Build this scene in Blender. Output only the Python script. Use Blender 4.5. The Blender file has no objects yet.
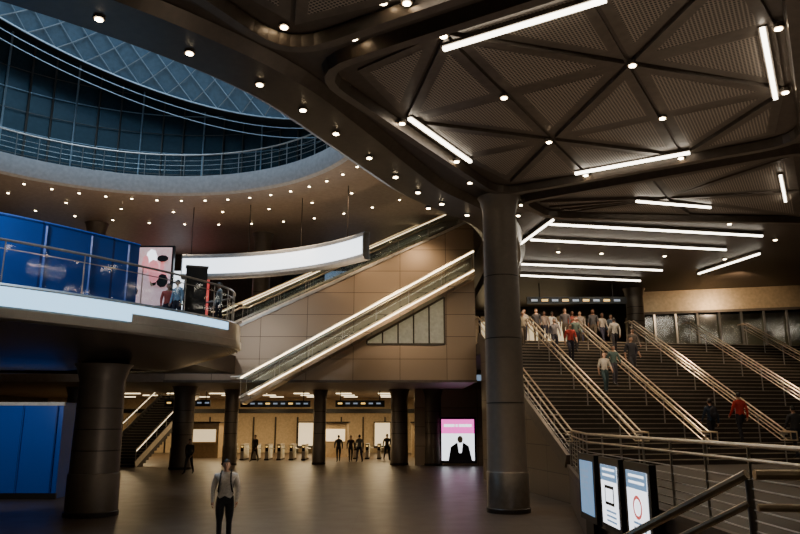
import bpy, bmesh, math, random
from mathutils import Vector, Matrix
random.seed(4)
D=math.radians
# ------------------------------------------------------------------ materials
def mat(name,col,rough=.5,metal=0.,emit=None,es=0.,var=.12,scale=6.,spec=.5):
    m=bpy.data.materials.new(name); m.use_nodes=True
    nt=m.node_tree; b=nt.nodes['Principled BSDF']
    b.inputs['Roughness'].default_value=rough; b.inputs['Metallic'].default_value=metal
    b.inputs['Specular IOR Level'].default_value=spec
    geo=nt.nodes.new('ShaderNodeNewGeometry')
    n=nt.nodes.new('ShaderNodeTexNoise'); n.inputs['Scale'].default_value=scale; n.inputs['Detail'].default_value=3
    nt.links.new(geo.outputs['Position'],n.inputs['Vector'])
    r=nt.nodes.new('ShaderNodeValToRGB')
    r.color_ramp.elements[0].position=.3; r.color_ramp.elements[1].position=.7
    r.color_ramp.elements[0].color=[c*(1-var) for c in col]+[1]
    r.color_ramp.elements[1].color=[min(1,c*(1+var)) for c in col]+[1]
    nt.links.new(n.outputs['Fac'],r.inputs['Fac'])
    nt.links.new(r.outputs['Color'],b.inputs['Base Color'])
    if emit:
        b.inputs['Emission Color'].default_value=list(emit)+[1]; b.inputs['Emission Strength'].default_value=es
    return m
def tile(name,c1,c2,cm,w,h,rough,metal=0.,axis='xy',mortar=.012,offset=0.,bump=.0,rv=.1):
    m=mat(name,c1,rough,metal); nt=m.node_tree; b=nt.nodes['Principled BSDF']
    geo=nt.nodes.new('ShaderNodeNewGeometry'); sp=nt.nodes.new('ShaderNodeSeparateXYZ'); cb=nt.nodes.new('ShaderNodeCombineXYZ')
    nt.links.new(geo.outputs['Position'],sp.inputs[0])
    if axis=='xy': nt.links.new(sp.outputs[0],cb.inputs[0]); nt.links.new(sp.outputs[1],cb.inputs[1])
    elif axis=='xz': nt.links.new(sp.outputs[0],cb.inputs[0]); nt.links.new(sp.outputs[2],cb.inputs[1])
    else: nt.links.new(sp.outputs[1],cb.inputs[0]); nt.links.new(sp.outputs[2],cb.inputs[1])
    br=nt.nodes.new('ShaderNodeTexBrick'); nt.links.new(cb.outputs[0],br.inputs['Vector'])
    br.offset=offset; br.inputs['Scale'].default_value=1
    br.inputs['Brick Width'].default_value=w; br.inputs['Row Height'].default_value=h
    br.inputs['Mortar Size'].default_value=mortar; br.inputs['Mortar Smooth'].default_value=.1
    br.inputs['Color1'].default_value=list(c1)+[1]; br.inputs['Color2'].default_value=list(c2)+[1]; br.inputs['Mortar'].default_value=list(cm)+[1]
    nt.links.new(br.outputs['Color'],b.inputs['Base Color'])
    n=nt.nodes.new('ShaderNodeTexNoise'); n.inputs['Scale'].default_value=1.3; n.inputs['Detail'].default_value=5
    nt.links.new(geo.outputs['Position'],n.inputs['Vector'])
    mr=nt.nodes.new('ShaderNodeMapRange'); mr.inputs['To Min'].default_value=max(.02,rough-rv); mr.inputs['To Max'].default_value=rough+rv
    nt.links.new(n.outputs['Fac'],mr.inputs['Value']); nt.links.new(mr.outputs[0],b.inputs['Roughness'])
    return m
def perf(name,c,hole,scale,rough=.5,thr=.32):
    m=mat(name,c,rough,.1); nt=m.node_tree; b=nt.nodes['Principled BSDF']
    geo=nt.nodes.new('ShaderNodeNewGeometry'); v=nt.nodes.new('ShaderNodeTexVoronoi')
    v.inputs['Scale'].default_value=scale; v.inputs['Randomness'].default_value=0
    mp=nt.nodes.new('ShaderNodeMapping'); mp.inputs['Rotation'].default_value=(0,0,D(31)); mp.inputs['Scale'].default_value=(1,1,0)
    nt.links.new(geo.outputs['Position'],mp.inputs[0]); nt.links.new(mp.outputs[0],v.inputs['Vector'])
    r=nt.nodes.new('ShaderNodeValToRGB'); r.color_ramp.interpolation='LINEAR'
    r.color_ramp.elements[0].position=thr-.05; r.color_ramp.elements[1].position=thr+.05
    r.color_ramp.elements[0].color=list(hole)+[1]; r.color_ramp.elements[1].color=list(c)+[1]
    nt.links.new(v.outputs['Distance'],r.inputs['Fac']); nt.links.new(r.outputs['Color'],b.inputs['Base Color'])
    return m
def glass(name,col,fac,rough=.05):
    m=bpy.data.materials.new(name); m.use_nodes=True; nt=m.node_tree
    nt.nodes.remove(nt.nodes['Principled BSDF'])
    t=nt.nodes.new('ShaderNodeBsdfTransparent'); g=nt.nodes.new('ShaderNodeBsdfGlossy'); mx=nt.nodes.new('ShaderNodeMixShader')
    t.inputs[0].default_value=list(col)+[1]; g.inputs['Roughness'].default_value=rough; mx.inputs[0].default_value=fac
    nt.links.new(t.outputs[0],mx.inputs[1]); nt.links.new(g.outputs[0],mx.inputs[2])
    nt.links.new(mx.outputs[0],nt.nodes['Material Output'].inputs[0]); return m
def emis(name,col,s):
    return mat(name,(.8,.8,.8),.4,0,col,s)

M={}
M['floor']=tile('stone_floor',(.090,.064,.046),(.084,.060,.043),(.060,.043,.031),1.2,1.2,.36,rv=.08,mortar=.01)
M['dark']=mat('dark_bronze',(.035,.028,.023),.4,.4)
M['ceil']=mat('ceiling_paint',(.085,.063,.048),.5,.1)
M['beam']=mat('polished_bronze_beam',(.090,.067,.050),.34,.35)
M['perf']=perf('perforated_panel',(.34,.275,.22),(.03,.024,.02),14.,thr=.36)
M['trim']=mat('panel_trim',(.14,.112,.09),.4,.4)
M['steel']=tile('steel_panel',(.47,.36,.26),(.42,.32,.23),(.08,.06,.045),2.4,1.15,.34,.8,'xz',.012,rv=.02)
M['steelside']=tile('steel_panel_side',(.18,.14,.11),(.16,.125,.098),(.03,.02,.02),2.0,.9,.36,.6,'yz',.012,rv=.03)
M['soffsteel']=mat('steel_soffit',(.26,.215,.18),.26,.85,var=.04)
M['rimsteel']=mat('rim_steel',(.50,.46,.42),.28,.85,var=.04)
M['colsteel']=mat('column_steel',(.150,.122,.098),.46,.4,var=.06)
M['plinth']=mat('column_plinth_steel',(.30,.26,.22),.34,.8)
M['rail']=mat('brushed_rail',(.85,.72,.54),.3,.8)
M['railgrey']=mat('grey_rail',(.55,.52,.48),.32,.8)
M['step']=mat('stair_granite',(.045,.036,.029),.5)
M['nose']=mat('stair_nosing',(.44,.37,.29),.45,.1)
M['glass']=glass('clear_glass',(.85,.92,.95),.06)
M['tglass']=glass('teal_glass',(.45,.52,.52),.25,.1)
M['warm']=emis('warm_light',(1,.78,.48),34)
M['strip']=emis('strip_light',(1,.91,.74),10)
M['reflglow']=emis('reflected_line_glow',(1,.82,.52),8)  # glow standing in for reflected lines on the escalator flank
M['strip3']=emis('strip_and_highlight_glow',(1,.80,.48),3)  # concourse ceiling strips, also painted handrail highlights
M['cool']=emis('cool_screen_light',(.80,.90,1),2.8)
M['led']=emis('led_ribbon_blue',(.34,.68,1),2.1)
M['leddim']=emis('led_ribbon_dim',(.5,.65,.9),.35)
M['blue']=tile('blue_hoarding',(.003,.11,.62),(.003,.10,.56),(.002,.04,.25),1.22,6.,.4,0,'xz',.02)
M['fascia']=mat('fascia_grey',(.44,.45,.46),.5)
M['soffit']=mat('soffit_grey',(.30,.24,.19),.55)
M['net']=mat('net_panel',(.16,.24,.30),.4,.2)
M['netl']=mat('net_cable',(.45,.54,.60),.4,.4)
M['wall']=mat('dark_wall',(.075,.060,.048),.6)
M['cream']=mat('warm_wall',(.62,.48,.30),.55)
M['black']=mat('black_casing',(.012,.012,.014),.35)
M['white']=mat('white_panel',(.72,.68,.60),.5)
M['pink']=emis('ad_pink',(.85,.08,.48),2.2)
M['adwhite']=emis('ad_white',(.88,.92,1),2.2)
M['adblue']=emis('ad_blue',(.12,.30,.55),.9)
M['adred']=emis('ad_red',(.8,.06,.06),.9)
M['adrose']=emis('ad_rose',(.8,.35,.35),.5)
M['sglow']=emis('shop_glow',(1,.74,.40),1.0)
M['gallery']=emis('gallery_glow',(.65,.85,.9),.06)
M['yglow']=emis('window_glow',(.80,.68,.32),.14)
M['amber']=emis('sign_amber',(1,.6,.15),1.5)
M['gold']=mat('gold_fascia',(.60,.46,.29),.35,.5)
M['tealwall']=mat('teal_facade',(.045,.080,.095),.25,.35)

# ------------------------------------------------------------------ mesh builder
class MB:
    def __init__(s): s.v=[];s.f=[];s.m=[];s.mats=[]
    def mi(s,m):
        if isinstance(m,str): m=M[m]
        if m not in s.mats: s.mats.append(m)
        return s.mats.index(m)
    def add(s,vs,fs,m):
        o=len(s.v); s.v+= [tuple(v) for v in vs]; k=s.mi(m)
        for f in fs: s.f.append(tuple(i+o for i in f)); s.m.append(k)
    def face(s,pts,m): s.add(pts,[tuple(range(len(pts)))],m)
    def prism(s,poly,z0,z1,m,mbot=None):
        n=len(poly); 
        vs=[(p[0],p[1],z0) for p in poly]+[(p[0],p[1],z1) for p in poly]
        s.add(vs,[tuple(range(n,2*n))]+[(i,(i+1)%n,n+(i+1)%n,n+i) for i in range(n)],m)
        s.add(vs[:n],[tuple(range(n-1,-1,-1))],mbot or m)
    def box(s,c,sz,m,rz=0):
        x,y,z=[a/2 for a in sz]; C,S=math.cos(rz),math.sin(rz)
        vs=[]
        for dz in(-z,z):
            for dx,dy in((-x,-y),(x,-y),(x,y),(-x,y)):
                vs.append((c[0]+dx*C-dy*S,c[1]+dx*S+dy*C,c[2]+dz))
        s.add(vs,[(3,2,1,0),(4,5,6,7),(0,1,5,4),(1,2,6,5),(2,3,7,6),(3,0,4,7)],m)
    def beam(s,p0,p1,w,h,m):
        p0=Vector(p0);p1=Vector(p1);d=(p1-p0).normalized()
        up=Vector((0,0,1)) if abs(d.z)<.95 else Vector((0,1,0))
        r=d.cross(up).normalized(); u=r.cross(d).normalized()
        vs=[]
        for p in(p0,p1):
            for a,b in((-1,-1),(1,-1),(1,1),(-1,1)): vs.append(p+r*a*w/2+u*b*h/2)
        s.add(vs,[(3,2,1,0),(4,5,6,7),(0,1,5,4),(1,2,6,5),(2,3,7,6),(3,0,4,7)],m)
    def tube(s,p0,p1,r,m,n=8,r2=None):
        p0=Vector(p0);p1=Vector(p1);d=(p1-p0)
        if d.length<1e-5: return
        d.normalize(); r2=r if r2 is None else r2
        up=Vector((0,0,1)) if abs(d.z)<.95 else Vector((0,1,0))
        a=d.cross(up).normalized(); b=a.cross(d).normalized()
        vs=[];
        for p,q in((p0,r),(p1,r2)):
            for i in range(n):
                t=2*math.pi*i/n; vs.append(p+a*math.cos(t)*q+b*math.sin(t)*q)
        s.add(vs,[(i,(i+1)%n,n+(i+1)%n,n+i) for i in range(n)]+[tuple(range(n-1,-1,-1)),tuple(range(n,2*n))],m)
    def path(s,pts,r,m,n=8):
        for a,b in zip(pts,pts[1:]): s.tube(a,b,r,m,n)
    def lathe(s,cx,cy,prof,m,n=48,a0=0,a1=360):
        full=abs(a1-a0)>=359.9; k=n if full else n+1; vs=[]
        for i in range(k):
            t=D(a0+(a1-a0)*i/n)
            for r,z in prof: vs.append((cx+r*math.cos(t),cy+r*math.sin(t),z))
        P=len(prof); fs=[]
        for i in range(n):
            j=(i+1)%k
            for q in range(P-1): fs.append((i*P+q,j*P+q,j*P+q+1,i*P+q+1))
        s.add(vs,fs,m)
    def ribbon(s,lines,m,closed=False):
        n=len(lines[0][0]); P=len(lines); vs=[]
        for i in range(n):
            for ln,z in lines: vs.append((ln[i][0],ln[i][1],z))
        s.add(vs,[(i*P+q,((i+1)%n)*P+q,((i+1)%n)*P+q+1,i*P+q+1) for i in range(n if closed else n-1) for q in range(P-1)],m)
    def ell(s,c,r,m,seg=12,rg=8,fn=None,keep=None):
        vs=[];fs=[]
        for j in range(rg+1):
            ph=math.pi*j/rg
            for i in range(seg):
                t=2*math.pi*i/seg
                p=Vector((math.sin(ph)*math.cos(t),math.sin(ph)*math.sin(t),math.cos(ph)))
                vs.append(p)
        for j in range(rg):
            for i in range(seg):
                a=j*seg+i;b=j*seg+(i+1)%seg;f=(a,a+seg,b+seg,b)
                if keep is None or keep(sum((vs[q] for q in f),Vector())/4): fs.append(f)
        out=[]
        for p in vs:
            q=Vector((p.x*r[0],p.y*r[1],p.z*r[2]))
            if fn: q=fn(p,q)
            out.append(q+Vector(c))
        s.add(out,fs,m)
    def obj(s,name,smooth=False,parent=None,xf=None):
        me=bpy.data.meshes.new(name); me.from_pydata(s.v,[],s.f); 
        for m in s.mats: me.materials.append(m)
        me.polygons.foreach_set('material_index',s.m)
        if smooth: me.polygons.foreach_set('use_smooth',[True]*len(s.f))
        me.update(); o=bpy.data.objects.new(name,me); bpy.context.scene.collection.objects.link(o)
        if parent: o.parent=parent
        if xf is not None: o.matrix_world=xf
        return o
def autosm(o,ang=40):
    me=o.data
    me.polygons.foreach_set('use_smooth',[True]*len(me.polygons))
    try: me.set_sharp_from_angle(angle=D(ang))
    except Exception: pass

# ------------------------------------------------------------------ constants
ZC=10.0; ZS=13.6; UP=6.5; LND=1.2; MEZ=5.9
C0=(-10.8,23.4)
AX=Vector((.854,-.52)); BX=Vector((.52,.854)); L0=Vector((-.67,14.4))
def ab(a,b): p=L0+AX*a+BX*b; return (p.x,p.y)
SU=Vector((-.1621,.9868)); SP=Vector((.9868,.1621)); SA=Vector((5.6,24.0)); NS=31; RUN=.3335; RISE=(UP-LND)/NS
def sw(s,t,z=0): p=SA+SU*s+SP*t; return (p.x,p.y,z)

# ------------------------------------------------------------------ floor / walls
b=MB(); b.box((-3,27,-.15),(56,72,.3),'floor'); b.obj('floor')
b=MB(); b.box((-31,27,9),(.4,72,18),'wall'); b.obj('wall_left')
b=MB(); b.box((25,27,7),(.4,72,14),'wall'); b.obj('wall_right')
b=MB(); b.box((-3,-9,7),(56,.4,14),'wall'); b.obj('wall_rear')
b=MB(); b.box((-3,62.5,2.3),(56,.4,4.6),'cream')
for i in range(18): b.box((-26+i*1.9,62.25,1.5),(.12,.1,3.),'dark')
b.box((-10,62.2,3.5),(34,.1,.35),'black'); b.obj('wall_back')
b=MB(); b.box((-3,46,10),(56,.4,8.8),'wall'); b.obj('wall_upper_back')

# ------------------------------------------------------------------ main ceiling with curved edge
E=[(-30,11),(-20,8.2),(-13,7.8),(-9.5,9.2),(-6.9,11.0),(-4.9,12.7),(-3.3,14.6),(-2.0,17.2),(-.9,19.6),(0.2,21.8),(1.6,23.7),(3.0,26),(4.1,31),(4.3,36),(4.3,45.8)]
def smooth2(P,k=6,closed=False):
    out=[];N=len(P)
    for i in range(N if closed else N-1):
        g=(lambda q:Vector(P[q%N])) if closed else (lambda q:Vector(P[max(0,min(N-1,q))]))
        p0,p1,p2,p3=g(i-1),g(i),g(i+1),g(i+2)
        for j in range(k):
            t=j/k
            out.append(.5*((2*p1)+(p2-p0)*t+(2*p0-5*p1+4*p2-p3)*t*t+(3*p1-p0-3*p2+p3)*t*t*t))
    if not closed: out.append(Vector(P[-1]))
    return out
ES=smooth2(E)
b=MB(); b.prism([(p.x,p.y) for p in ES]+[(24.8,45.8),(24.8,-8.8),(-30.8,-8.8)],ZC,ZC+.5,'ceil'); b.obj('ceiling')
def offs(P,d,closed=False):
    out=[];N=len(P)
    for i,p in enumerate(P):
        if closed: t=(P[(i+1)%N]-P[i-1]).normalized()
        else: t=(P[min(i+1,N-1)]-P[max(i-1,0)]).normalized()
        out.append(p+Vector((t.y,-t.x))*d)
    return out
b=MB()
b.ribbon([(offs(ES,-.12),ZC+1.6),(offs(ES,-.12),ZC-.12),(offs(ES,.12),ZC-.25),(offs(ES,1.35),ZC-.25),(offs(ES,1.55),ZC-.02)],'beam')
b.obj('trim_atrium_edge_beam')

# ------------------------------------------------------------------ coffer modules
def rounded(poly,rad,k=6):
    out=[];n=len(poly)
    for i in range(n):
        p=Vector(poly[i]);a=Vector(poly[i-1])-p;c=Vector(poly[(i+1)%n])-p
        r=min(rad,a.length*.4,c.length*.4); s=p+a.normalized()*r;e=p+c.normalized()*r
        for j in range(k+1):
            t=j/k; out.append(s*(1-t)**2+p*2*t*(1-t)+e*t*t)
    return out
def insetN(P,d):
    n=len(P); c=sum(P,Vector((0,0)))/n; out=[]
    for i,p in enumerate(P):
        t=(P[(i+1)%n]-P[i-1]).normalized(); nn=Vector((-t.y,t.x))
        if nn.dot(c-p)<0: nn=-nn
        out.append(p+nn*d)
    return out
def module(name,corners,cells=None,rad=1.3):
    b=MB(); O=rounded(corners,rad); I=insetN(O,.34); n=len(O)
    def ring(A,za,B,zb,m):
        vs=[(p.x,p.y,za) for p in A]+[(p.x,p.y,zb) for p in B]
        b.add(vs,[(i,(i+1)%n,n+(i+1)%n,n+i) for i in range(n)],m)
    O2=insetN(O,.07); I2=insetN(O,.28)
    ring(O,ZC,O2,ZC-.26,'beam'); ring(O2,ZC-.26,I2,ZC-.26,'trim'); ring(I2,ZC-.26,I,ZC-.03,'beam')
    tris=[]
    if cells:
        (a0,a1,na),(b0,b1,nb)=cells
        g=[[Vector(ab(a0+(a1-a0)*i/na,b0+(b1-b0)*j/nb)) for j in range(nb+1)] for i in range(na+1)]
        for (i,j,si,sj) in((0,0,1,1),(na,0,-1,1),(0,nb,1,-1),(na,nb,-1,-1)):
            g[i][j]=g[i][j]+AX*si*.38+BX*sj*.38
        for i in range(na):
            for j in range(nb):
                q=(g[i][j],g[i+1][j],g[i+1][j+1],g[i][j+1])
                if (i+j)%2: tris+=[(q[0],q[1],q[2]),(q[0],q[2],q[3])]
                else: tris+=[(q[0],q[1],q[3]),(q[1],q[2],q[3])]
    else:
        c=sum((Vector(p) for p in corners),Vector((0,0)))/len(corners); K=insetN([Vector(p) for p in rounded(corners,rad,2)],.5)
        for i in range(len(K)): 
            if (K[i]-K[(i+1)%len(K)]).length>.3:
                m_=(K[i]+K[(i+1)%len(K)])/2
                tris+=[(c,K[i],m_),(c,m_,K[(i+1)%len(K)])]
    for k,t in enumerate(tris):
        def sh(d):
            out=[]
            for i in range(3):
                p=t[i]; u1=(t[(i+1)%3]-p).normalized(); u2=(t[i-1]-p).normalized(); bis=(u1+u2)
                sn=abs(u1.x*u2.y-u1.y*u2.x)
                out.append(p+bis*d/max(sn,.15))
            return out
        P=sh(.045); Q=sh(.26); z=ZC-.10 if k%2 else ZC-.05
        b.prism([(p.x,p.y) for p in P],z,ZC,'trim')
        b.face([(p.x,p.y,z-.006) for p in Q],'perf')
    b.obj(name)
def strip(b,p0,p1,z=ZC-.17,w=.11,m='strip'):
    b.beam((p0[0],p0[1],z),(p1[0],p1[1],z),w,.07,m)
    b.beam((p0[0],p0[1],z+.09),(p1[0],p1[1],z+.09),w+.07,.12,'trim')
dl=[]
for a0,a1,b0,b1 in((-.7,8.4,-1.6,8.4),(8.8,17.9,-1.6,8.4),(-.7,8.4,-12,-2.0),(8.8,17.9,8.8,18.8),(8.8,17.9,-12,-2)):
    module('ceiling_coffer',[ab(a0,b0),ab(a1,b0),ab(a1,b1),ab(a0,b1)],((a0+.45,a1-.45,3),(b0+.45,b1-.45,3)))
    for i in range(4):
        for j in range(4):
            if (i,j) in((0,0),(0,3),(3,0),(3,3)): continue
            dl.append(ab(a0+.45+(a1-a0-.9)*i/3+random.uniform(-.1,.1),b0+.45+(b1-b0-.9)*j/3)+(ZC-.13,))
module('ceiling_coffer',[(3.75,22.3),ab(8.4,8.8),ab(8.4,17.6),(5.2,24.3)],None,.8)
b=MB()
for a0,b0 in((-.7,-1.6),(8.8,-1.6),(-.7,-12),(8.8,8.8)):
    ca,cb=a0+4.55,b0+5
    strip(b,ab(ca-1.6,b0+.85),ab(ca+1.6,b0+.85),w=.09); strip(b,ab(ca-1.6,b0+9.2),ab(ca+1.6,b0+9.2),w=.09)
    strip(b,ab(a0+.72,cb-1.7),ab(a0+.72,cb+1.7),w=.09); strip(b,ab(a0+8.4,cb-1.7),ab(a0+8.4,cb+1.7),w=.09)
strip(b,(5.9,21.2),(8.5,19.5),w=.09)
strip(b,(7.9,22.4),(10.7,23.1),w=.06)
for p0,p1 in(((5.6,25.2),(14.4,26.9)),((5.3,27.5),(14,29.2)),((5.7,32),(12.8,33.4)),((6.1,34.6),(12.6,36.)),((14.9,34.2),(15.8,29.9)),((11.4,19.9),(12.9,22.4))):
    strip(b,p0,p1,w=.07)
strip(b,(5.0,28.2),(5.6,24.6),w=.05)  # thin glowing strip along the bright ceiling edge line
b.obj('linear_ceiling_lights')
EL=offs(ES,.65)
acc=0
for i in range(18,len(EL)-1):
    acc+=(EL[i+1]-EL[i]).length
    if acc>1.45 and EL[i].y<26: acc=0; dl.append((EL[i].x,EL[i].y,ZC-.26))
for p in ((-2.2,12),(-.9,12.4),(-1.2,14.4),(-.3,11.2),(1.,23.6),(2.4,24.6),(4.3,24.5),(17,24),(15.5,28),(4.4,26.3),(4.6,29),(9,30.4),(12,30.9),(15,31.5),(7,30.1),(9,24.8),(12.5,25.6),(2.2,20.9),(5.5,20.2),(1.4,22.4),(4.2,23.2)):
    dl.append(p+(ZC-.02,))
b=MB()
for x,y,z in dl:
    b.tube((x,y,z-.03),(x,y,z+.06),.11,'trim',14); b.tube((x,y,z-.045),(x,y,z-.03),.070,'warm',12)
b.obj('recessed_downlights')

# ------------------------------------------------------------------ columns
def column(name,x,y,z0,z1,r0,r1,plinth=True,m='colsteel'):
    b=MB()
    pr=[(r0*1.0,z0),(r0,z0+1.15),(r0*.98,z0+1.17),(r0*.955,z0+1.19),(r1,z1-.5),(r1*1.02,z1-.45),(r1*1.18,z1-.1),(r1*1.3,z1)]
    b.lathe(x,y,pr[2:],m,40)
    b.lathe(x,y,pr[:3],'plinth' if plinth else m,40); b.lathe(x,y,[(r0*1.05,z0),(r0*1.05,z0+.12),(r0,z0+.14)],'dark',40)
    for k in range(1,4):
        z=z0+1.2+(z1-z0-1.9)*k/4; rr=r0*.955+(r1-r0*.955)*k/4; b.lathe(x,y,[(rr,z),(rr*1.008,z+.005),(rr*1.008,z+.03),(rr,z+.035)],'dark',40)
    o=b.obj(name); autosm(o); return o
column('column',3.25,22.0,0,ZC-.2,.63,.54)
column('column',-8.9,21.2,0,4.30,.72,.64,False)
column('column',-15,25,0,4.20,.72,.64,False)
for x,y,r in((-12.4,41,.62),(-10.6,45,.45),(-5.1,45.5,.42),(-.05,45,.55),(2.05,44.5,.55),(-19,42,.6)):
    column('column',x,y,0,4.6,r,r*.95,False)
for x,y in((-17.2,38.3),(-8.2,40.6),(-24,36)): column('column',x,y,MEZ,ZS,.55,.5,False)
column('column',13.3,39.2,UP,ZC,.5,.48,False); column('column',5.3,38.6,UP,ZC,.4,.4,False)

# ------------------------------------------------------------------ far soffit ring, balcony, rotunda
b=MB()
b.lathe(*C0,[(30,ZS),(9.9,ZS)],'soffit',96)
b.obj('soffit_atrium')
b=MB()
b.lathe(*C0,[(9.9,ZS),(9.75,ZS+.1),(9.65,ZS+.5),(9.65,ZS+.95),(9.9,ZS+1.0),(12.6,ZS+1.0)],'fascia',96)
o=b.obj('balcony_fascia'); autosm(o)
b=MB()
for r,dl_ in((10.6,1.2),(12.6,2.6),(15.0,1.9)):
    n=int(2*math.pi*r/dl_)
    for i in range(n):
        t=2*math.pi*i/n; x=C0[0]+r*math.cos(t);y=C0[1]+r*math.sin(t)
        if y<24: continue
        b.tube((x,y,ZS-.03),(x,y,ZS+.02),.10,'trim',12); b.tube((x,y,ZS-.045),(x,y,ZS-.03),.058,'warm',10)
b.obj('soffit_downlights')
b=MB(); zb=ZS+1.0
b.lathe(*C0,[(9.72,zb),(9.72,zb+1.0)],'glass',96)
for r,z,w in((9.72,zb+1.08,.035),(9.78,zb+.8,.012),(9.78,zb+.55,.012),(9.78,zb+.3,.012)):
    P=[(C0[0]+r*math.cos(2*math.pi*i/96),C0[1]+r*math.sin(2*math.pi*i/96),z) for i in range(97)]; b.path(P,w,'railgrey',6)
for i in range(64):
    t=2*math.pi*i/64; x=C0[0]+9.72*math.cos(t);y=C0[1]+9.72*math.sin(t); b.tube((x,y,zb),(x,y,zb+1.08),.02,'railgrey',6)
b.obj('balcony_railing')
def zn(x): return 15.6-.3*x
def rp(r,t,z=None): return Vector((C0[0]+r*math.cos(t),C0[1]+r*math.sin(t),0))
b=MB(); N=72
for i in range(N):
    t0=2*math.pi*i/N;t1=2*math.pi*(i+1)/N
    p=rp(12.8,t0);q=rp(12.8,t1); zt0=zn(p.x)+.6;zt1=zn(q.x)+.6
    b.face([(p.x,p.y,zb),(q.x,q.y,zb),(q.x,q.y,zt1),(p.x,p.y,zt0)],'tealwall')
    p2=rp(12.7,t0); b.beam((p2.x,p2.y,zb),(p2.x,p2.y,zt0),.06,.1,'netl' if i%3==0 else 'colsteel')
    q2=rp(12.68,t1)
    for zz in (1.1,2.3,3.4,4.5,5.6):
        if zb+zz<min(zt0,zt1): b.tube((p2.x,p2.y,zb+zz),(q2.x,q2.y,zb+zz),.025,'netl' if zz in(2.3,4.5) else 'colsteel',5)
    if i%3 in(1,2): 
        u=rp(12.74,t0+.008);v=rp(12.74,t1-.008); z0=zb+.15
        b.face([(u.x,u.y,z0),(v.x,v.y,z0),(v.x,v.y,z0+.85),(u.x,u.y,z0+.85)],'gallery')
    a=rp(10.3,t0);c=rp(10.3,t1)
    b.face([(p.x,p.y,zt0),(q.x,q.y,zt1),(c.x,c.y,zn(c.x)),(a.x,a.y,zn(a.x))],'dark')
    for k in range(3):
        b.tube((a.x,a.y,zn(a.x)-.5*k),(c.x,c.y,zn(c.x)-.5*k),.045 if k==0 else .022,'netl',5)
b.obj('rotunda_curtain_wall')
b=MB(); NA=96; NH=20; H=13.
def npnt(i,j,dr=0):
    t=2*math.pi*i/NA; f=j/NH; r=10.3-2.6*f-.9*math.sin(math.pi*f)+dr; p=rp(r,t); base=rp(10.3,t)
    return Vector((p.x,p.y,zn(base.x)*(1-f)+(zn(-10.8)+H)*f))
for j in range(NH):
    for i in range(NA):
        if (i+j)%2==0: b.tube(npnt(i,j),npnt(i+1,j+1),.03,'netl',4)
        else: b.tube(npnt(i+1,j),npnt(i,j+1),.03,'netl',4)
        b.face([npnt(i,j,.1),npnt(i+1,j,.1),npnt(i+1,j+1,.1),npnt(i,j+1,.1)],'net')
b.obj('oculus_cable_net')

# ------------------------------------------------------------------ curved LED ribbon (upper)
b=MB()
b.lathe(*C0,[(11.72,9.75),(11.6,9.85),(11.6,10.95),(11.72,11.05),(11.95,11.05),(11.95,9.75),(11.72,9.75)],'fascia',40,38,92)
b.lathe(*C0,[(11.585,10.0),(11.585,10.8)],'cool',40,38.3,91.7)
for a in (45,60,75,90):
    t=D(a); b.tube((C0[0]+11.8*math.cos(t),C0[1]+11.8*math.sin(t),11),(C0[0]+11.8*math.cos(t),C0[1]+11.8*math.sin(t),ZS),.02,'dark')
b.obj('curved_led_banner')

# ------------------------------------------------------------------ mezzanine deck (long rounded outline)
OUT=[(-27,20),(-26,15),(-22,11.8),(-17,11.4),(-13,13.3),(-9.5,16.5),(-7.2,19.6),(-5.8,22.3),(-5.5,23.8),(-6.0,25.3),(-7.6,26.4),(-11,27.5),(-17,28),(-24,26)]
OC=smooth2(OUT,8,True)
b=MB()
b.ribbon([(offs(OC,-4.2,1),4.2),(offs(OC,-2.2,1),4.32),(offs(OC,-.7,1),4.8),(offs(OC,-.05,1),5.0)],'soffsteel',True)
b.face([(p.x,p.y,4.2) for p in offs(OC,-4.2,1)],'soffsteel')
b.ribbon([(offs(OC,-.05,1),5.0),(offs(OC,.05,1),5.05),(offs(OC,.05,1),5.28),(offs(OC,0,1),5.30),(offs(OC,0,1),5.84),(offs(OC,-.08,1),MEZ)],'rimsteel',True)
b.face([(p.x,p.y,MEZ) for p in offs(OC,-.08,1)],'dark')
i0=8; i1=8*5+7; i2=8*7+2
LD=offs(OC,.02,1)
b.ribbon([(LD[i0:i1+1],5.33),(LD[i0:i1+1],5.80)],'led'); b.ribbon([(LD[i1:i2+1],5.56),(LD[i1:i2+1],5.80)],'led')
b.prism([(-30,24),(-15,25),(-9,25.5),(-8.4,35.9),(-30,35.9)],5.0,MEZ-.01,'dark')
o=b.obj('mezzanine_deck'); autosm(o,30)
b=MB(); RL=offs(OC,-.25,1); R=RL[8:8*11]
b.ribbon([(R,MEZ),(R,MEZ+1.0)],'glass')
b.path([(p.x,p.y,MEZ+1.1) for p in R],.035,'railgrey'); b.path([(p.x,p.y,MEZ+.88) for p in R],.014,'railgrey',6)
for p in R[::4]: b.tube((p.x,p.y,MEZ),(p.x,p.y,MEZ+1.1),.018,'railgrey')
b.obj('mezzanine_railing')
b=MB(); HL=offs(OC,-1.5,1)[8*2:51]; HI=offs(OC,-1.62,1)[8*2:51]
b.ribbon([(HL,MEZ),(HL,7.95),(HI,7.95),(HI,MEZ)],'blue')
for p in HL[::3]: b.beam((p.x,p.y,MEZ),(p.x,p.y,7.9),.06,.06,'blue')
b.path([(p.x,p.y,7.97) for p in HL],.04,'blue',6)
b.obj('blue_hoarding')
b=MB(); b.box((-14.1,27.,1.65),(4.2,3.,3.3),'blue'); b.box((-14.1,25.46,3.25),(4.3,.08,.12),'white'); b.box((-14.1,25.46,.1),(4.3,.08,.2),'dark')
for i in range(4): b.box((-15.8+i*1.2,25.45,1.65),(.05,.05,3.1),'blue')
b.obj('blue_hoarding')
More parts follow.
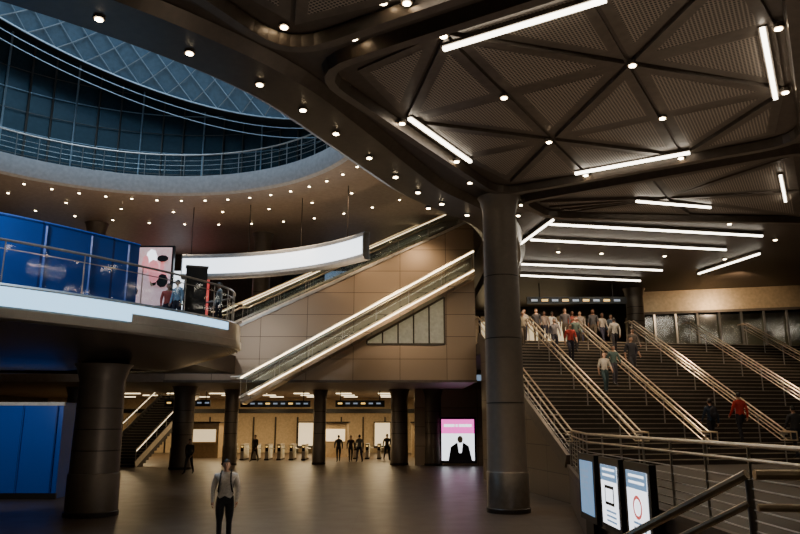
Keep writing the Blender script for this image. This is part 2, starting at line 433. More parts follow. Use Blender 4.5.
b=MB(); b.box((-7.0,23.6,MEZ+.95),(.7,.3,1.9),'black',D(20)); b.box((-7.0,23.6,MEZ+.05),(.9,.5,.1),'dark',D(20)); b.box((-7.0,23.6,MEZ+1.93),(.75,.35,.06),'trim',D(20)); b.obj('information_pylon')

# ------------------------------------------------------------------ steel wall + slab of concourse
YW=36.0
b=MB()
poly=[(-12,4.6),(3.9,4.6),(3.9,13.2),(3.5,13.0),(-8.3,7.45),(-12,7.45)]
vs=[(x,YW,z) for x,z in poly]+[(x,YW+.4,z) for x,z in poly]; n=len(poly)
b.add(vs,[tuple(range(n)),tuple(range(n,2*n))]+[(i,(i+1)%n,n+(i+1)%n,n+i) for i in range(n)],'steel')
b.beam((-12,YW-.05,4.62),(3.9,YW-.05,4.62),.15,.12,'trim')
b.beam((-8.3,YW-.03,7.45),(3.5,YW-.03,13.0),.1,.12,'railgrey')
b.obj('wall_steel_clad')
b=MB(); b.prism([(-30.8,36.1),(3.9,36.1),(3.9,45.8),(-30.8,45.8)],4.6,MEZ-.01,'soffit'); b.prism([(-30.8,45.8),(3.9,45.8),(24.8,45.8),(24.8,62.3),(-30.8,62.3)],4.6,5.2,'soffit'); b.obj('ceiling_concourse')
b=MB(); x0,x1=-1.7,2.3
for i in range(5):
    xa=x0+i*.8; xb=xa+.8; zt=min(8.5,6.7+(xa-x0)*.55)
    b.face([(xa+.04,YW-.05,6.55),(xb-.04,YW-.05,6.55),(xb-.04,YW-.05,zt+.42),(xa+.04,YW-.05,zt)],'yglow')
    b.beam((xa,YW-.07,6.5),(xa,YW-.07,zt),.07,.08,'dark')
b.beam((x0,YW-.07,6.5),(x1,YW-.07,6.5),.1,.1,'trim'); b.beam((x0,YW-.07,6.7),(x1,YW-.07,8.95),.1,.1,'trim'); b.beam((x1,YW-.07,6.5),(x1,YW-.07,8.95),.1,.1,'trim')
b.obj('window_1')
def escalator(name,x0,z0,x1,z1,y,w,bright,dep=.45):
    b=MB()
    b.beam((x0,y,z0-dep/2),(x1,y,z1-dep/2),w,dep,'steel')
    nst=int((x1-x0)/.4)
    for i in range(nst):
        t=(i+.5)/nst; b.box((x0+(x1-x0)*t,y,z0+(z1-z0)*t+.0),(.4,w*.7,.2),'step')
    for sy in(-w/2,w/2):
        b.add([(x0,y+sy,z0),(x1,y+sy,z1),(x1,y+sy,z1+.95),(x0,y+sy,z0+.95)],[(0,1,2,3)],'glass')
        b.tube((x0-.5,y+sy,z0+.98),(x0,y+sy,z0+1),.05,'rail'); b.tube((x0,y+sy,z0+1),(x1,y+sy,z1+1),.055,'rail')
        b.beam((x0,y+sy,z0+.02),(x1,y+sy,z1+.02),.08,.12,'rail')
        k=int((x1-x0)/1.6)
        for i in range(k+1):
            f=i/k; xx=x0+(x1-x0)*f; zz=z0+(z1-z0)*f; b.tube((xx,y+sy,zz),(xx,y+sy,zz+1),.012,'railgrey',5)
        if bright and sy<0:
            b.beam((x0,y+sy-.07,z0+.93),(x1,y+sy-.07,z1+.93),.04,.05,'reflglow'); b.beam((x0+.4,y+sy-.07,z0+.15),(x1,y+sy-.07,z1-.05),.04,.04,'reflglow')  # emissive bars paint the reflected diagonal lines
        elif sy<0:
            b.beam((x0,y+sy-.06,z0+.93),(x1,y+sy-.06,z1+.93),.03,.03,'strip3')  # emissive bar paints the highlight along the handrail
    return b.obj(name)
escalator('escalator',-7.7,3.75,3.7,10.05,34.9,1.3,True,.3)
escalator('escalator',-8.3,7.7,3.2,13.0,37.2,1.2,False)
escalator('escalator',-10.0,7.6,1.6,12.9,39.2,1.2,False)

# ------------------------------------------------------------------ grand stair
b=MB(); prof=[]
for k in range(NS): prof+=[(k*RUN,LND+k*RISE),(k*RUN,LND+(k+1)*RISE)]
prof+=[(NS*RUN,UP),(NS*RUN,0),(0,0)]
W=17.2; n=len(prof)
A_=[sw(s,0,z) for s,z in prof]; B_=[sw(s,W,z) for s,z in prof]
b.add(A_+B_,[(i,n+i,n+(i+1)%n,(i+1)%n) for i in range(n)],'step')
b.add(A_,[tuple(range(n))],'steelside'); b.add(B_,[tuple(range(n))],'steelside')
for k in range(NS):
    z=LND+(k+1)*RISE+.004; p,q=sw(k*RUN+.01,.1,z-.012),sw(k*RUN+.01,W-.1,z-.012); b.beam(p,q,.06,.030,'nose')
b.beam(sw(0,-.06,LND+.15),sw(NS*RUN,-.06,UP+.15),.14,.45,'trim')
b.obj('grand_staircase')
b=MB(); p0=sw(NS*RUN,-.0);p1=sw(NS*RUN,W+4)
b.prism([(p0[0],p0[1]),(p1[0],p1[1]),(24.8,p1[1]),(24.8,45.8),(3.9,45.8)],UP-.6,UP,'step','soffit'); b.obj('floor_upper')
def stair_rail(t,twin=True):
    b=MB(); sl=(UP-LND)/(NS*RUN)
    def P(s,dz,dt=0): 
        zz=LND+max(0,min(NS*RUN,s))*sl; return sw(s,t+dt,zz+dz)
    for dt in((-.12,.12) if twin else (0,)):
        b.path([P(-.5,1.08,dt),P(0,1.1,dt),P(NS*RUN,1.15,dt),P(NS*RUN+.5,1.12,dt)],.03,'rail')
        b.path([P(-.5,1.08,dt),P(-.5,.8,dt),P(0,.8,dt),P(NS*RUN,.85,dt)],.022,'rail')
    for i in range(9):
        s=NS*RUN*i/8; b.tube(P(s,.02),P(s,1.0),.025,'railgrey')
        if twin: b.tube(P(s,1.0,-.14),P(s,1.0,.14),.018,'railgrey')
    return b
for t in (2.5,5.0,8.0,11.2,14.4): stair_rail(t).obj('stair_handrail')
b=stair_rail(0.05); sl=(UP-LND)/(NS*RUN)
for dz in(.25,.42,.6): b.tube(sw(0,.05,LND+dz),sw(NS*RUN,.05,UP+dz),.012,'railgrey',6)
b.obj('stair_handrail')

# ------------------------------------------------------------------ landing
b=MB()
land=[(2.0,4.2),(4.3,4.0),(4.3,17),(5.6,24),(5.6+.9868*18,24+.1621*18),(24.8,26.9),(24.8,-8.8),(-8,-8.8),(-8,.7),(-1.24,.7),(-1.24,1.9)]
b.prism(land,0,LND,'step'); b.obj('floor_landing')
b=MB()
for (x,y),(u,v) in(((4.3,4.0),(4.3,17)),((4.3,17),(5.6,24))):
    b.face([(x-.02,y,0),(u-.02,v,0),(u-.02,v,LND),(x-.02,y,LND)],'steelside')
    b.beam((x-.03,y,LND),(u-.03,v,LND),.1,.1,'trim')
b.obj('wall_landing')
def fence(name,pts,z,h=1.15,bars=5,posts=1.3,skip=False):
    b=MB()
    for (x,y),(u,v) in zip(pts,pts[1:]):
        b.tube((x,y,z+h),(u,v,z+h),.030,'rail'); b.tube((x,y,z+h-.18),(u,v,z+h-.18),.022,'rail')
        for k in range(bars): zz=z+.12+k*(h-.4)/bars; b.tube((x,y,zz),(u,v,zz),.010,'railgrey',6)
        L=math.hypot(u-x,v-y); k=max(1,round(L/posts))
        for i in range(1 if skip else 0,k+1):
            f=i/k; X=x+(u-x)*f;Y=y+(v-y)*f; b.beam((X,Y,z),(X,Y,z+h-.02),.035,.02,'railgrey')
    b.obj(name)
fence('landing_railing',[(2.03,4.17),(4.4,3.9),(4.4,17),(5.65,23.7)],LND,bars=6,skip=True)
fence('landing_railing',[(-7.9,.62),(-1.3,.62),(-1.3,1.8)],LND)
b=MB(); d=Vector((-.58,.8146)); q1=Vector((2.0,4.2)); q2=Vector((-1.24,1.9))
for k in range(7):
    z=LND-(k+1)*LND/7
    if z<.01: z=.02
    a=q1+d*.32*k;c=q2+d*.32*k; a2=q1+d*.32*(k+1);c2=q2+d*.32*(k+1)
    b.prism([a,a2,c2,c],0,z,'step')
b.obj('lower_stair_flight')
b=MB()
e=q1+d*2.3
for hz,r in((1.15,.028),(.99,.022),):
    b.path([(q1.x,q1.y,LND+hz),(e.x,e.y,hz),(e.x+d.x*.35,e.y+d.y*.35,hz)],r,'rail')
for hz in(.15,.3,.45,.6,.75): b.tube((q1.x,q1.y,LND+hz),(e.x,e.y,hz),.008,'railgrey',6)
for i in range(4):
    p=q1+d*2.3*i/3; z=LND*(1-i/3); b.tube((p.x,p.y,z-.0),(p.x,p.y,z+1.12),.015,'railgrey',10)
b.obj('lower_stair_handrail')

# ------------------------------------------------------------------ display panels along landing wall
def kiosk(y0,kind):
    b=MB(); x=4.1; w=1.2; z0,z1=.62,1.86
    b.box((x+.04,y0+w/2,(z0+z1)/2-.0),(.12,w+.14,z1-z0+.16),'black')
    b.box((x+.05,y0+w/2,.27),(.10,w*.5,.54),'dark'); b.box((x,y0+w/2,.03),(.35,w*.7,.06),'dark')
    X=x-.025
    def q(ya,yb,za,zb,m,k=0): b.face([(X-.003*k,y0+ya,za),(X-.003*k,y0+yb,za),(X-.003*k,y0+yb,zb),(X-.003*k,y0+ya,zb)],m)
    if kind==0:
        q(.06,w-.06,z0+.06,z1-.06,'adblue'); 
        for i in range(4): q(.4,w-.15,z1-.3-i*.12,z1-.26-i*.12,'leddim',1)
    else:
        q(.06,w-.06,z0+.06,z1-.06,'adwhite'); q(.06,w-.06,z1-.36,z1-.06,'adblue',1)
        for i in range(2): q(.2,w-.2,z1-.16-i*.11,z1-.12-i*.11,'adwhite',2)
        for i in range(3): q(.2,w-.35,z0+.12+i*.09,z0+.16+i*.09,'adblue',1)
        cy=y0+w/2; cz=1.2
        if kind==2:
            for i in range(20):
                t=2*math.pi*i/20;u=2*math.pi*(i+1)/20
                b.face([(X-.004,cy+.24*math.cos(t),cz+.2*math.sin(t)),(X-.004,cy+.24*math.cos(u),cz+.2*math.sin(u)),(X-.004,cy+.17*math.cos(u),cz+.14*math.sin(u)),(X-.004,cy+.17*math.cos(t),cz+.14*math.sin(t))],'adred')
        else:
            q(.3,.9,1.05,1.42,'black',1); q(.36,.84,1.11,1.36,'adwhite',2)
    b.obj('digital_display')
kiosk(15.35,0); kiosk(13.65,1); kiosk(12.0,2)

# ------------------------------------------------------------------ concourse
b=MB(); y=44.0
b.box((3.5,y+.5,2.3),(5.2,.3,4.6),'steel')
b.box((3.55,y+.25,1.52),(2.25,.2,2.75),'black')
Y=y+.14
def q(xa,xb,za,zb,m,k=0): b.face([(xa,Y-.004*k,za),(xb,Y-.004*k,za),(xb,Y-.004*k,zb),(xa,Y-.004*k,zb)],m)
q(2.55,4.55,.3,2.75,'pink'); q(2.55,4.55,.3,1.9,'adwhite',1)
for i,(xa,xb) in enumerate(((2.7,3.35),(3.42,3.55),(3.62,4.4))): q(xa,xb,2.3,2.46,'adwhite',1)
b.add([(2.95,Y-.01,.3),(4.4,Y-.01,.3),(4.2,Y-.01,1.15),(3.9,Y-.01,1.35),(3.45,Y-.01,1.35),(3.1,Y-.01,1.1)],[(0,1,2,3,4,5)],'black')
b.add([(3.6,Y-.014,.75),(3.76,Y-.014,.75),(3.84,Y-.014,1.34),(3.52,Y-.014,1.34)],[(0,1,2,3)],'adwhite')
b.ell((3.68,Y-.01,1.55),(.17,.01,.22),'cream')
b.obj('advertising_screen')
def turnstiles(name,xs,y):
    b=MB()
    for x in xs:
        b.box((x,y,.5),(.24,1.7,1.0),'white'); b.box((x,y,1.03),(.26,1.75,.07),'railgrey'); b.box((x,y-.86,.75),(.2,.03,.3),'black')
        b.box((x,y-.88,.9),(.1,.02,.08),'amber'); b.box((x,y,.05),(.3,1.8,.1),'dark')
        b.add([(x+.12,y,.35),(x+.42,y,.45),(x+.42,y,.95),(x+.12,y,1.0)],[(0,1,2,3)],'glass')
        b.tube((x+.12,y-.2,.8),(x+.45,y-.3,.75),.025,'railgrey')
    b.obj(name)
turnstiles('turnstile_row',[-11.8+i*.85 for i in range(8)],51)
turnstiles('turnstile_row',[-3.2+i*.85 for i in range(4)],52.5)
b=MB()
for x,w,y,z in((-8.2,4.6,47,3.75),(-2.6,3.2,46.5,3.75),(2.2,2.6,46,3.75),(-14,3,47,3.8)):
    b.box((x,y,z),(w,.18,.42),'black')
    for i in range(int(w*2)): b.box((x-w/2+.3+i*.5,y-.1,z+.02),(.28,.01,.10),'amber' if i%3==0 else 'leddim')
    for s in(-.4,.4): b.tube((x+w*s,y,z+.2),(x+w*s,y,4.6),.03,'dark')
b.obj('hanging_signs')
b=MB(); b.box((9.6,37.6,9.05),(5.4,.2,.38),'black'); 
for i in range(9): b.box((7.3+i*.56,37.49,9.05),(.34,.01,.12),'amber' if i%2 else 'leddim')
for s in(-2,2): b.tube((9.6+s,37.6,9.2),(9.6+s,37.6,ZC),.03,'dark')
b.obj('hanging_signs')
b=MB()
for i in range(3):
    for j in range(9): b.box((-22+j*3.,50.5+i*3.6,4.56),(1.1,.10,.06),'strip3')
b.obj('concourse_ceiling_lights')
b=MB()
for x,y,w in((-4.9,55.5,1.8),(2.1,55.5,2.4),(-14.5,54,2.2)):
    b.box((x,y,1.25),(w,1.6,2.5),'gold'); b.box((x,y-.82,1.6),(w*.8,.04,.9),'sglow'); b.box((x,y,2.55),(w+.2,1.8,.12),'dark')
for x in(-8,-1.5):
    b.box((x,61.5,1.5),(1.5,.3,2.2),'dark'); b.box((x,61.32,1.55),(1.3,.05,1.9),'sglow')
b.obj('station_booths')
b=MB(); n=26
s0=Vector((-18.2,43.0)); sd=Vector((.16,.987)); spv=Vector((.987,-.16))
for k in range(n):
    a=s0+sd*.31*k; c=a+spv*2.7; a2=s0+sd*.31*(k+1); c2=a2+spv*2.7
    b.prism([a,c,c2,a2],max(0,(k-2)*.17),(k+1)*.17,'step'); 
    b.beam((a.x,a.y,(k+1)*.17),(c.x,c.y,(k+1)*.17),.05,.03,'nose')
for off in(0,2.7):
    a=s0+spv*off; e=a+sd*.31*n
    b.tube((a.x,a.y,1),(e.x,e.y,n*.17+1),.05,'rail'); b.beam((a.x,a.y,.15),(e.x,e.y,n*.17+.15),.06,.35,'railgrey'); b.tube((a.x,a.y,.9),(e.x,e.y,n*.17+.9),.02,'strip3')
    for i in range(8):
        p=a+(e-a)*i/7; b.tube((p.x,p.y,n*.17*i/7),(p.x,p.y,n*.17*i/7+1),.03,'railgrey')
b.obj('side_staircase')

# ------------------------------------------------------------------ shopfront, upper right
b=MB(); p=Vector((13.5,40.2)); e=Vector((23.5,37.6))
b.face([(p.x,p.y,8.7),(e.x,e.y,8.7),(e.x,e.y,ZC-.02),(p.x,p.y,ZC-.02)],'gold')
b.beam((p.x,p.y-.05,8.7),(e.x,e.y-.05,8.7),.12,.14,'trim')
b.face([(p.x,p.y+.3,UP),(e.x,e.y+.3,UP),(e.x,e.y+.3,8.7),(p.x,p.y+.3,8.7)],'tglass')
k=9
for i in range(k+1):
    f=i/k; x=p.x+(e.x-p.x)*f;y=p.y+(e.y-p.y)*f; b.beam((x,y,UP),(x,y,8.7),.1,.1,'railgrey')
b.face([(p.x,p.y+1.5,UP),(e.x,e.y+1.5,UP),(e.x,e.y+1.5,8.7),(p.x,p.y+1.5,8.7)],'cream')
b.obj('shopfront')
b=MB(); 
b.box((8.2,45.7,8.1),(8,.1,2.6),'gold'); b.box((8.2,45.6,8.1),(6,.06,1.8),'sglow')
for i in range(7): b.box((5.2+i,45.5,8.1),(.12,.1,2.6),'dark')
b.obj('shopfront')
b=MB()
for i,(x,w,m) in enumerate(((-24,4,'adblue'),(-19.5,2.2,'sglow'),(-16.6,1.4,'adred'),(-15,1.3,'adwhite'),(-13.4,1.5,'adred'),(-6.6,2.2,'tealwall'),(-3.5,3,'leddim'),(.2,3,'sglow'))):
    b.box((x,45.7,10.8),(w+.3,.12,3.6),'dark'); b.box((x,45.6,10.8),(w,.06,3.2),m)
    b.box((x,45.55,11.6),(w*.8,.03,.12),'dark'); b.box((x,45.55,10.4),(w*.5,.03,.5),'black')
b.obj('storefront_displays')
# advertising screen behind the hoarding: dark field, red figure shapes and pale highlights
b=MB(); cx=-12.9; yy=33.88
b.box((cx,34.,9.6),(3.3,.2,3.2),'black')
b.box((cx,yy,9.6),(3.1,.02,3.0),'adrose')
for i in range(26):
    w_=random.uniform(.2,.6);h_=random.uniform(.3,1.0)
    x=cx+random.uniform(-1.2,1.2); z=9.6+random.uniform(-1.,1.)
    n=9; b.face([(x+w_*.5*math.cos(2*math.pi*k/n+.3),yy-.02-.002*i,z+h_*.5*math.sin(2*math.pi*k/n+.3)) for k in range(n)],['adred','black','adred','cream','adwhite','adred'][i%6] if i%6!=4 or i<8 else 'black')
for s in(-.9,.9): b.box((cx+s,34,(MEZ+8)/2),(.1,.1,8-MEZ),'dark')
b.obj('advertising_screen')

# ------------------------------------------------------------------ people
SK=mat('skin_light',(.60,.36,.25),.5,var=.05); SKD=mat('skin_dark',(.18,.09,.06),.5,var=.05)
HA=mat('hair_dark',(.015,.012,.010),.5); HB=mat('hair_brown',(.10,.055,.03),.5)
EW=mat('eye_white',(.75,.73,.7),.3); LIP=mat('lips',(.35,.12,.10),.5); SH=mat('shoe_leather',(.03,.028,.028),.4)
cl={}
def cloth(c):
    if c not in cl: cl[c]=mat('cloth_%d'%len(cl),c,.85,var=.18,scale=25)
    return cl[c]
def person(name,pos,heading,shirt,pants,h=1.74,legs=((8,4),(-8,6)),arms=((6,12),(-4,14)),long_sleeve=True,hair=HA,skin=SK,longhair=False,bulk=1.,pack=None,lean=0,head_yaw=0):
    V=[];R=[];Eg=[];tag={};roots=[]
    def nv(p,r,par=None,tg=None):
        V.append(Vector(p));R.append(r);i=len(V)-1
        if par is not None: Eg.append((par,i)); tag[(par,i)]=tg
        else: roots.append(i)
        return i
    ln=math.tan(D(lean))
    T=lambda x,y,z:(x,y+(z-.95)*ln,z)
    k=bulk
    pel=nv((0,0,.95),.140*k); 
    s1=nv(T(0,0,1.08),.135*k,pel,'t'); s2=nv(T(0,0,1.24),.155*k,s1,'t'); s3=nv(T(0,-.005,1.39),.135*k,s2,'t')
    nk=nv(T(0,0,1.49),.058,s3,'n'); hb=nv(T(0,.012,1.56),.052,nk,'n')
    for sd,(a,kb) in zip((1,-1),legs):
        a,kb=D(a),D(kb)
        hp=nv((.095*sd,0,.88),.098*k,pel,'l')
        mid=Vector((.10*sd,.22*math.sin(a),.88-.22*math.cos(a))); m_=nv(mid,.089*k,hp,'l')
        kn=Vector((.10*sd,.43*math.sin(a),.88-.43*math.cos(a))); k_=nv(kn,.064,m_,'l')
        c_=kn+Vector((0,.15*math.sin(a-kb)-.01,-.15*math.cos(a-kb))); cI=nv(c_,.063,k_,'l')
        an=kn+Vector((0,.40*math.sin(a-kb),-.40*math.cos(a-kb))); aI=nv(an,.048,cI,'l')
        ft=-max(0,kb-a)*.5
        nv(an+Vector((0,-.035,-.035)),.036,aI,'f')
        ba=an+Vector((.015*sd,.11*math.cos(ft),-.042+.11*math.sin(ft))); bI=nv(ba,.038,aI,'f'); nv(ba+Vector((.005*sd,.075*math.cos(ft),-.008+.075*math.sin(ft))),.028,bI,'f')
    for sd,(a,eb) in zip((1,-1),arms):
        a,eb=D(a),D(eb)
        sh=Vector(T(.185*sd*(1+(k-1)*.6),-.005,1.40)); si=nv(sh,.068*k,s3,'t')
        el=sh+Vector((.06*sd,.28*math.sin(a),-.28*math.cos(a))); ei=nv(el,.052*k,si,'a')
        fa=a+eb; wr=el+Vector((-.01*sd,.25*math.sin(fa),-.25*math.cos(fa))); wi=nv(wr,.034,ei,'r')
        dr=Vector((0,math.sin(fa+.15),-math.cos(fa+.15))); side=Vector((0,math.cos(fa),math.sin(fa)))
        pm=wr+dr*.055; pi=nv(pm,.030,wi,'h'); nv(wr+dr*.085,.030,pi,'h')
        for q,(o,l) in enumerate(((.030,.068),(.010,.078),(-.010,.072),(-.028,.056))):
            r0=wr+dr*.075+side*o; f0=nv(r0,.0095)
            inn=Vector((-sd*1.,0,0))
            f1=nv(r0+dr*l*.5+side*o*.1+inn*.004,.009,f0,'h'); f2=nv(r0+dr*l*.85+inn*.018,.008,f1,'h'); nv(r0+dr*l*1.05+inn*.034,.007,f2,'h')
        t0=nv(wr+dr*.03+side*.018,.011); t1=nv(wr+dr*.055+side*.046+Vector((-sd*.01,0,0)),.010,t0,'h'); nv(wr+dr*.088+side*.056+Vector((-sd*.018,0,0)),.008,t1,'h')
    me=bpy.data.meshes.new('tmp'); me.from_pydata([tuple(v) for v in V],Eg,[]); ob=bpy.data.objects.new('tmp',me); bpy.context.scene.collection.objects.link(ob)
    md=ob.modifiers.new('s','SKIN'); 
    lay=me.skin_vertices[0].data
    for i,r in enumerate(R): lay[i].radius=(r,r); lay[i].use_root=(i in roots)
    md.use_smooth_shade=True
    su=ob.modifiers.new('u','SUBSURF'); su.levels=1; su.render_levels=1
    dg=bpy.context.evaluated_depsgraph_get(); dg.update(); em=ob.evaluated_get(dg).to_mesh()
    b=MB(); segs=[(V[i],V[j],(R[i]+R[j])/2,tag[(i,j)]) for i,j in Eg]
    vs=[v.co.copy() for v in em.vertices]; S=cloth(shirt);Pn=cloth(pants)
    mats={'t':S,'a':S,'r':S if long_sleeve else skin,'h':skin,'n':skin,'l':Pn,'f':SH}
    for m_ in (S,Pn,skin,SH): b.mi(m_)
    faces=[];ids=[]
    for p in em.polygons:
        c=p.center; best=9;bt='t'
        for A,B_,r,tg in segs:
            dx=B_-A; t=max(0,min(1,(c-A).dot(dx)/dx.length_squared)); dd=((A+dx*t)-c).length-r
            if dd<best: best=dd;bt=tg
        if bt=='t' and c.z<.97: bt='l'
        if bt=='n' and c.z<1.465: bt='t'
        faces.append(tuple(p.vertices)); ids.append(b.mi(mats[bt]))
    for v in vs:
        if v.z>.84 and abs(v.x)<.2: v.y=v.y*.80+ (v.z-.95)*ln*.2
    b.v=[tuple(v) for v in vs]; b.f=faces; b.m=ids
    ob.evaluated_get(dg).to_mesh_clear(); bpy.data.objects.remove(ob); 
    hc=Vector(T(0,.02,1.635)); Rz=Matrix.Rotation(D(head_yaw),3,'Z')
    def hf(p,q):
        if p.z<0: q.x*=1-.22*p.z*p.z-.1*(-p.z); q.y*=1-.08*(-p.z); q.y+=.012*(-p.z)
        return Rz@q
    b.ell(hc,(.076,.092,.115),skin,18,14,hf)
    def hp_(x,y,z): return hc+Rz@Vector((x,y,z))
    for sx in(-1,1):
        b.ell(hp_(.029*sx,.079,.004),(.013,.009,.008),EW,8,6); b.ell(hp_(.029*sx,.087,.004),(.006,.004,.006),HA,6,5)
        b.tube(hp_(.016*sx,.088,.023),hp_(.043*sx,.080,.024),.004,hair,5)
        b.ell(hp_(.078*sx,-.002,-.005),(.010,.02,.032),skin,8,6)
    b.tube(hp_(0,.086,.015),hp_(0,.103,-.025),.007,skin,6,.013); b.ell(hp_(0,.100,-.028),(.016,.012,.010),skin,8,6)
    b.ell(hp_(0,.088,-.055),(.024,.007,.008),LIP,8,6)
    hr=(.085,.102,.122)
    def kp(c): return (c.z>.38) or (c.y<-.05 and c.z>-.45) or (abs(c.x)>.8 and c.y<.25 and c.z>.0)
    b.ell(hc+Vector((0,-.008,.008)),hr,hair,18,14,lambda p,q:Rz@q,kp)
    if longhair: b.ell(hc+Rz@Vector((0,-.055,-.085)),(.085,.055,.15),hair,12,10)
    if pack is not None:
        pc=cloth(pack)
        b.ell(T(0,-.21,1.22),(.155,.10,.24),pc,14,10)
        b.ell(T(0,-.30,1.12),(.11,.04,.12),pc,10,8)
        for sx in(-1,1):
            P=[T(.10*sx,-.14,1.42),T(.105*sx,-.03,1.525),T(.11*sx,.09,1.44),T(.12*sx,.145,1.28),T(.15*sx,.10,1.10),T(.15*sx,-.1,1.03)]
            b.path(P,.017,pc,6)
    zmin=min(v[2] for v in b.v[:len(vs)])
    sc=h/1.75
    o=b.obj(name,True)
    o.matrix_world=Matrix.Translation(Vector(pos)-Vector((0,0,zmin*sc)))@Matrix.Rotation(D(heading),4,'Z')@Matrix.Scale(sc,4)
    return o
person('man_with_backpack',(-3.86,16.2,0),187,(.66,.62,.57),(.03,.032,.04),1.78,((3,2),(-3,4)),((4,14),(3,18)),pack=(.02,.02,.022),bulk=1.18)
walk=((22,6),(-18,14)); walk2=((-20,12),(20,10)); stand=((4,2),(-4,4))
person('person',(-10.9,37.5,0),170,(.03,.03,.035),(.025,.025,.03),1.75,walk,((-18,10),(18,20)))
for x,y,c,p_,hd in((-4.1,48.2,(.05,.05,.06),(.03,.03,.04),10),(-3.3,48.4,(.06,.03,.03),(.03,.03,.03),190),(-2.7,48,(.2,.2,.2),(.03,.03,.06),20),(-9.8,48.8,(.05,.05,.05),(.05,.04,.03),160),(-.9,50,(.1,.08,.06),(.02,.02,.02),200)):
    person('person',(x,y,0),hd,c,p_,random.uniform(1.65,1.8),random.choice([walk,walk2]),((-15,10),(15,20)))
person('person',(-8.0,24.8,MEZ),150,(.25,.42,.60),(.03,.03,.05),1.7)
person('person',(-8.6,25.6,MEZ),200,(.5,.1,.08),(.03,.03,.05),1.72)
person('person',(-6.6,25.2,MEZ),120,(.4,.38,.35),(.03,.03,.05),1.68)
for i,(X,c,ls) in enumerate(((5.0,(.1,.09,.09),1),(5.9,(.32,.25,.2),1),(6.4,(.45,.4,.36),0),(6.9,(.05,.05,.06),1),(7.4,(.25,.2,.18),0),(7.9,(.75,.72,.68),0),(8.4,(.10,.09,.10),1),(8.9,(.40,.10,.08),1),(9.4,(.35,.3,.27),1),(9.9,(.06,.06,.07),0),(10.5,(.5,.45,.4),1),(11.1,(.12,.16,.22),1))):
    yy=34.2+.1643*(X-3.9)+.45+.38*(i%3)
    person('person',(X,yy,UP),180+random.uniform(-25,25),c,random.choice([(.03,.03,.05),(.06,.06,.10),(.10,.08,.06)]),random.uniform(1.62,1.8),random.choice([walk,walk2,stand]),((-10,15),(12,25)),long_sleeve=bool(ls),hair=random.choice([HA,HB]),longhair=(i%3==0),skin=random.choice([SK,SKD,SK]))
def onstair(s,t,dn,c,p_,**k):
    kk=int(s/RUN)+1; x,y,_=sw((kk-.5)*RUN,t); z=LND+kk*RISE
    hd=math.degrees(math.atan2(-SU.x,SU.y)) + (180 if dn else 0)
    lg=((26,30),(-4,10)) if dn else ((34,44),(-6,4))
    person('person',(x,y,z),hd+random.uniform(-12,12),c,p_,k.pop('h',1.72),lg,((-14,14),(16,24)),**k)
onstair(7.7,3.6,True,(.50,.05,.04),(.03,.03,.05),long_sleeve=False)
onstair(5.0,3.75,True,(.50,.45,.38),(.05,.09,.10),hair=HB,longhair=True,h=1.68,long_sleeve=False)
onstair(5.6,4.5,True,(.10,.16,.15),(.08,.08,.1),h=1.7)
onstair(6.3,5.7,True,(.05,.05,.06),(.04,.04,.05),h=1.84,long_sleeve=False,bulk=1.1)
onstair(8.8,4.3,True,(.10,.14,.12),(.03,.03,.04),h=1.7)
onstair(9.4,1.9,True,(.4,.34,.25),(.1,.08,.06),h=1.68,longhair=True)
onstair(8.4,3.1,True,(.3,.28,.3),(.05,.05,.08),h=1.72)
onstair(9.0,6.3,False,(.5,.48,.44),(.03,.03,.04),h=1.7)
onstair(7.4,6.5,True,(.22,.18,.15),(.05,.05,.08),h=1.7)
onstair(.7,5.8,False,(.03,.05,.09),(.02,.02,.03),h=1.7,pack=(.02,.02,.03))
onstair(1.3,7.2,False,(.55,.04,.03),(.02,.02,.03),h=1.76,hair=HA,bulk=1.1)
onstair(.3,8.6,False,(.04,.04,.045),(.02,.02,.03),h=1.78,bulk=1.1)

# ------------------------------------------------------------------ lights
WC=(1,.72,.45)
def area(name,loc,size,e,col,rot=(0,0,0),sy=None):
    l=bpy.data.lights.new(name,'AREA'); l.energy=e; l.color=col; l.size=size
    if sy: l.shape='RECTANGLE'; l.size_y=sy
    o=bpy.data.objects.new(name,l); o.location=loc; o.rotation_euler=rot; bpy.context.scene.collection.objects.link(o)
def spot(loc,e,col=WC,ang=110,tgt=None,name='downlight_spot'):
    l=bpy.data.lights.new(name,'SPOT'); l.energy=e; l.color=col; l.spot_size=D(ang); l.spot_blend=.7; l.shadow_soft_size=.15
    o=bpy.data.objects.new(name,l); o.location=loc; bpy.context.scene.collection.objects.link(o)
    if tgt: o.rotation_euler=(Vector(tgt)-Vector(loc)).to_track_quat('-Z','Y').to_euler()
for x,y in((-3,13.5),(1,17),(5,15),(9,13),(9,21),(14,18)): spot((x,y,ZC-.4),260)
for x,y in((6.5,27),(11,28),(8,32),(13,33),(17,31)): spot((x,y,ZC-.4),440)
for x in(6.5,9.5): spot((x,33.2,ZC-.4),430,tgt=(x,35,6.5),ang=90)
spot((17,34,ZC-.4),500,tgt=(18,39,8.6),ang=100,name='added_wall_fill')  # lamp added to brighten the shop fascia
spot((1.5,3.5,ZC-.4),220,ang=60)  # extra lamp added to brighten the near rails
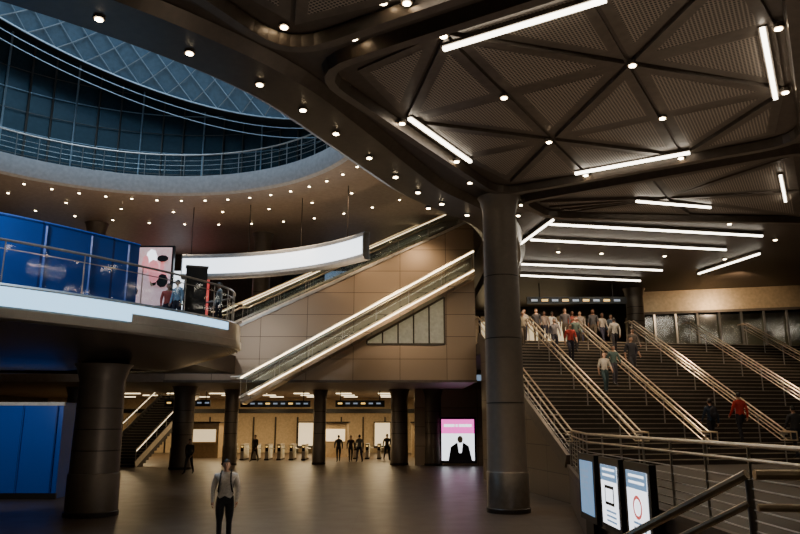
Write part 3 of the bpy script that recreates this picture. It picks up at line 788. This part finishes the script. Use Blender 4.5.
for x,y in((-6,33),(-12,36),(-17,35)): spot((x,y,ZS-.3),420)
for x in(-6,-2.5,1): spot((x,31,ZS-.3),620,tgt=(x,36,6.5),ang=80,name='added_wall_fill')  # lamps added to brighten the steel wall
spot((0,21,ZC-.4),450,tgt=(-2,36,6),ang=60,name='added_wall_fill')  # further added lamp on the steel wall
for x,y,z,e in((5,14,2.5,175),(9,16,2.5,175),(10,21,2.5,150),(-2,16,.4,160),(14,14,2.5,165),(3,9,2.0,190),(8,28,4.0,140),(13,29,4.5,140)):
    spot((x,y,z),e,(1,.82,.62),tgt=(x,y+.01,12),ang=130,name='added_up_fill')  # upward fill added to lift the ceiling, no fixtures modelled
for x,y in((-10,30),(-3,30),(-16,30),(-8,36)): spot((x,y,7.6),330,tgt=(x,y+.01,14),ang=140,name='added_up_fill')  # added upward fill for the far soffit
spot((-11.5,13.5,9.5),1000,(.92,.93,.95),70,tgt=(-10.5,19.5,7),name='added_hoarding_fill')  # lamp added to brighten the mezzanine hoarding
spot((-13,21,3.9),230,(.92,.93,.95),120,tgt=(-14,25.5,1.2),name='added_hoarding_fill')  # same kind of added fill for the hoarding at floor level
spot((-5,16,1.0),110,(1,.85,.7),tgt=(-7.5,20,5),ang=100,name='added_up_fill')  # added upward fill on the mezzanine edge
for x in(-20,-13,-7,-1): area('concourse_light',(x,54,4.4),2.5,480,(1,.72,.38))
for x in(-9,-3): area('concourse_light',(x,42,4.4),1.5,30,(1,.74,.44))
area('sky_light',(C0[0],C0[1],31),14,4300,(.58,.78,1))
w=bpy.data.worlds.new('world'); bpy.context.scene.world=w; w.use_nodes=True
bg=w.node_tree.nodes['Background']; bg.inputs[0].default_value=(.38,.52,.70,1); bg.inputs[1].default_value=.5

cam=bpy.data.cameras.new('camera'); cam.lens=31.5; cam.sensor_width=36
co=bpy.data.objects.new('camera',cam); co.location=(0,0,2.65); co.rotation_euler=(D(90+12.41),0,0)
bpy.context.scene.collection.objects.link(co); bpy.context.scene.camera=co
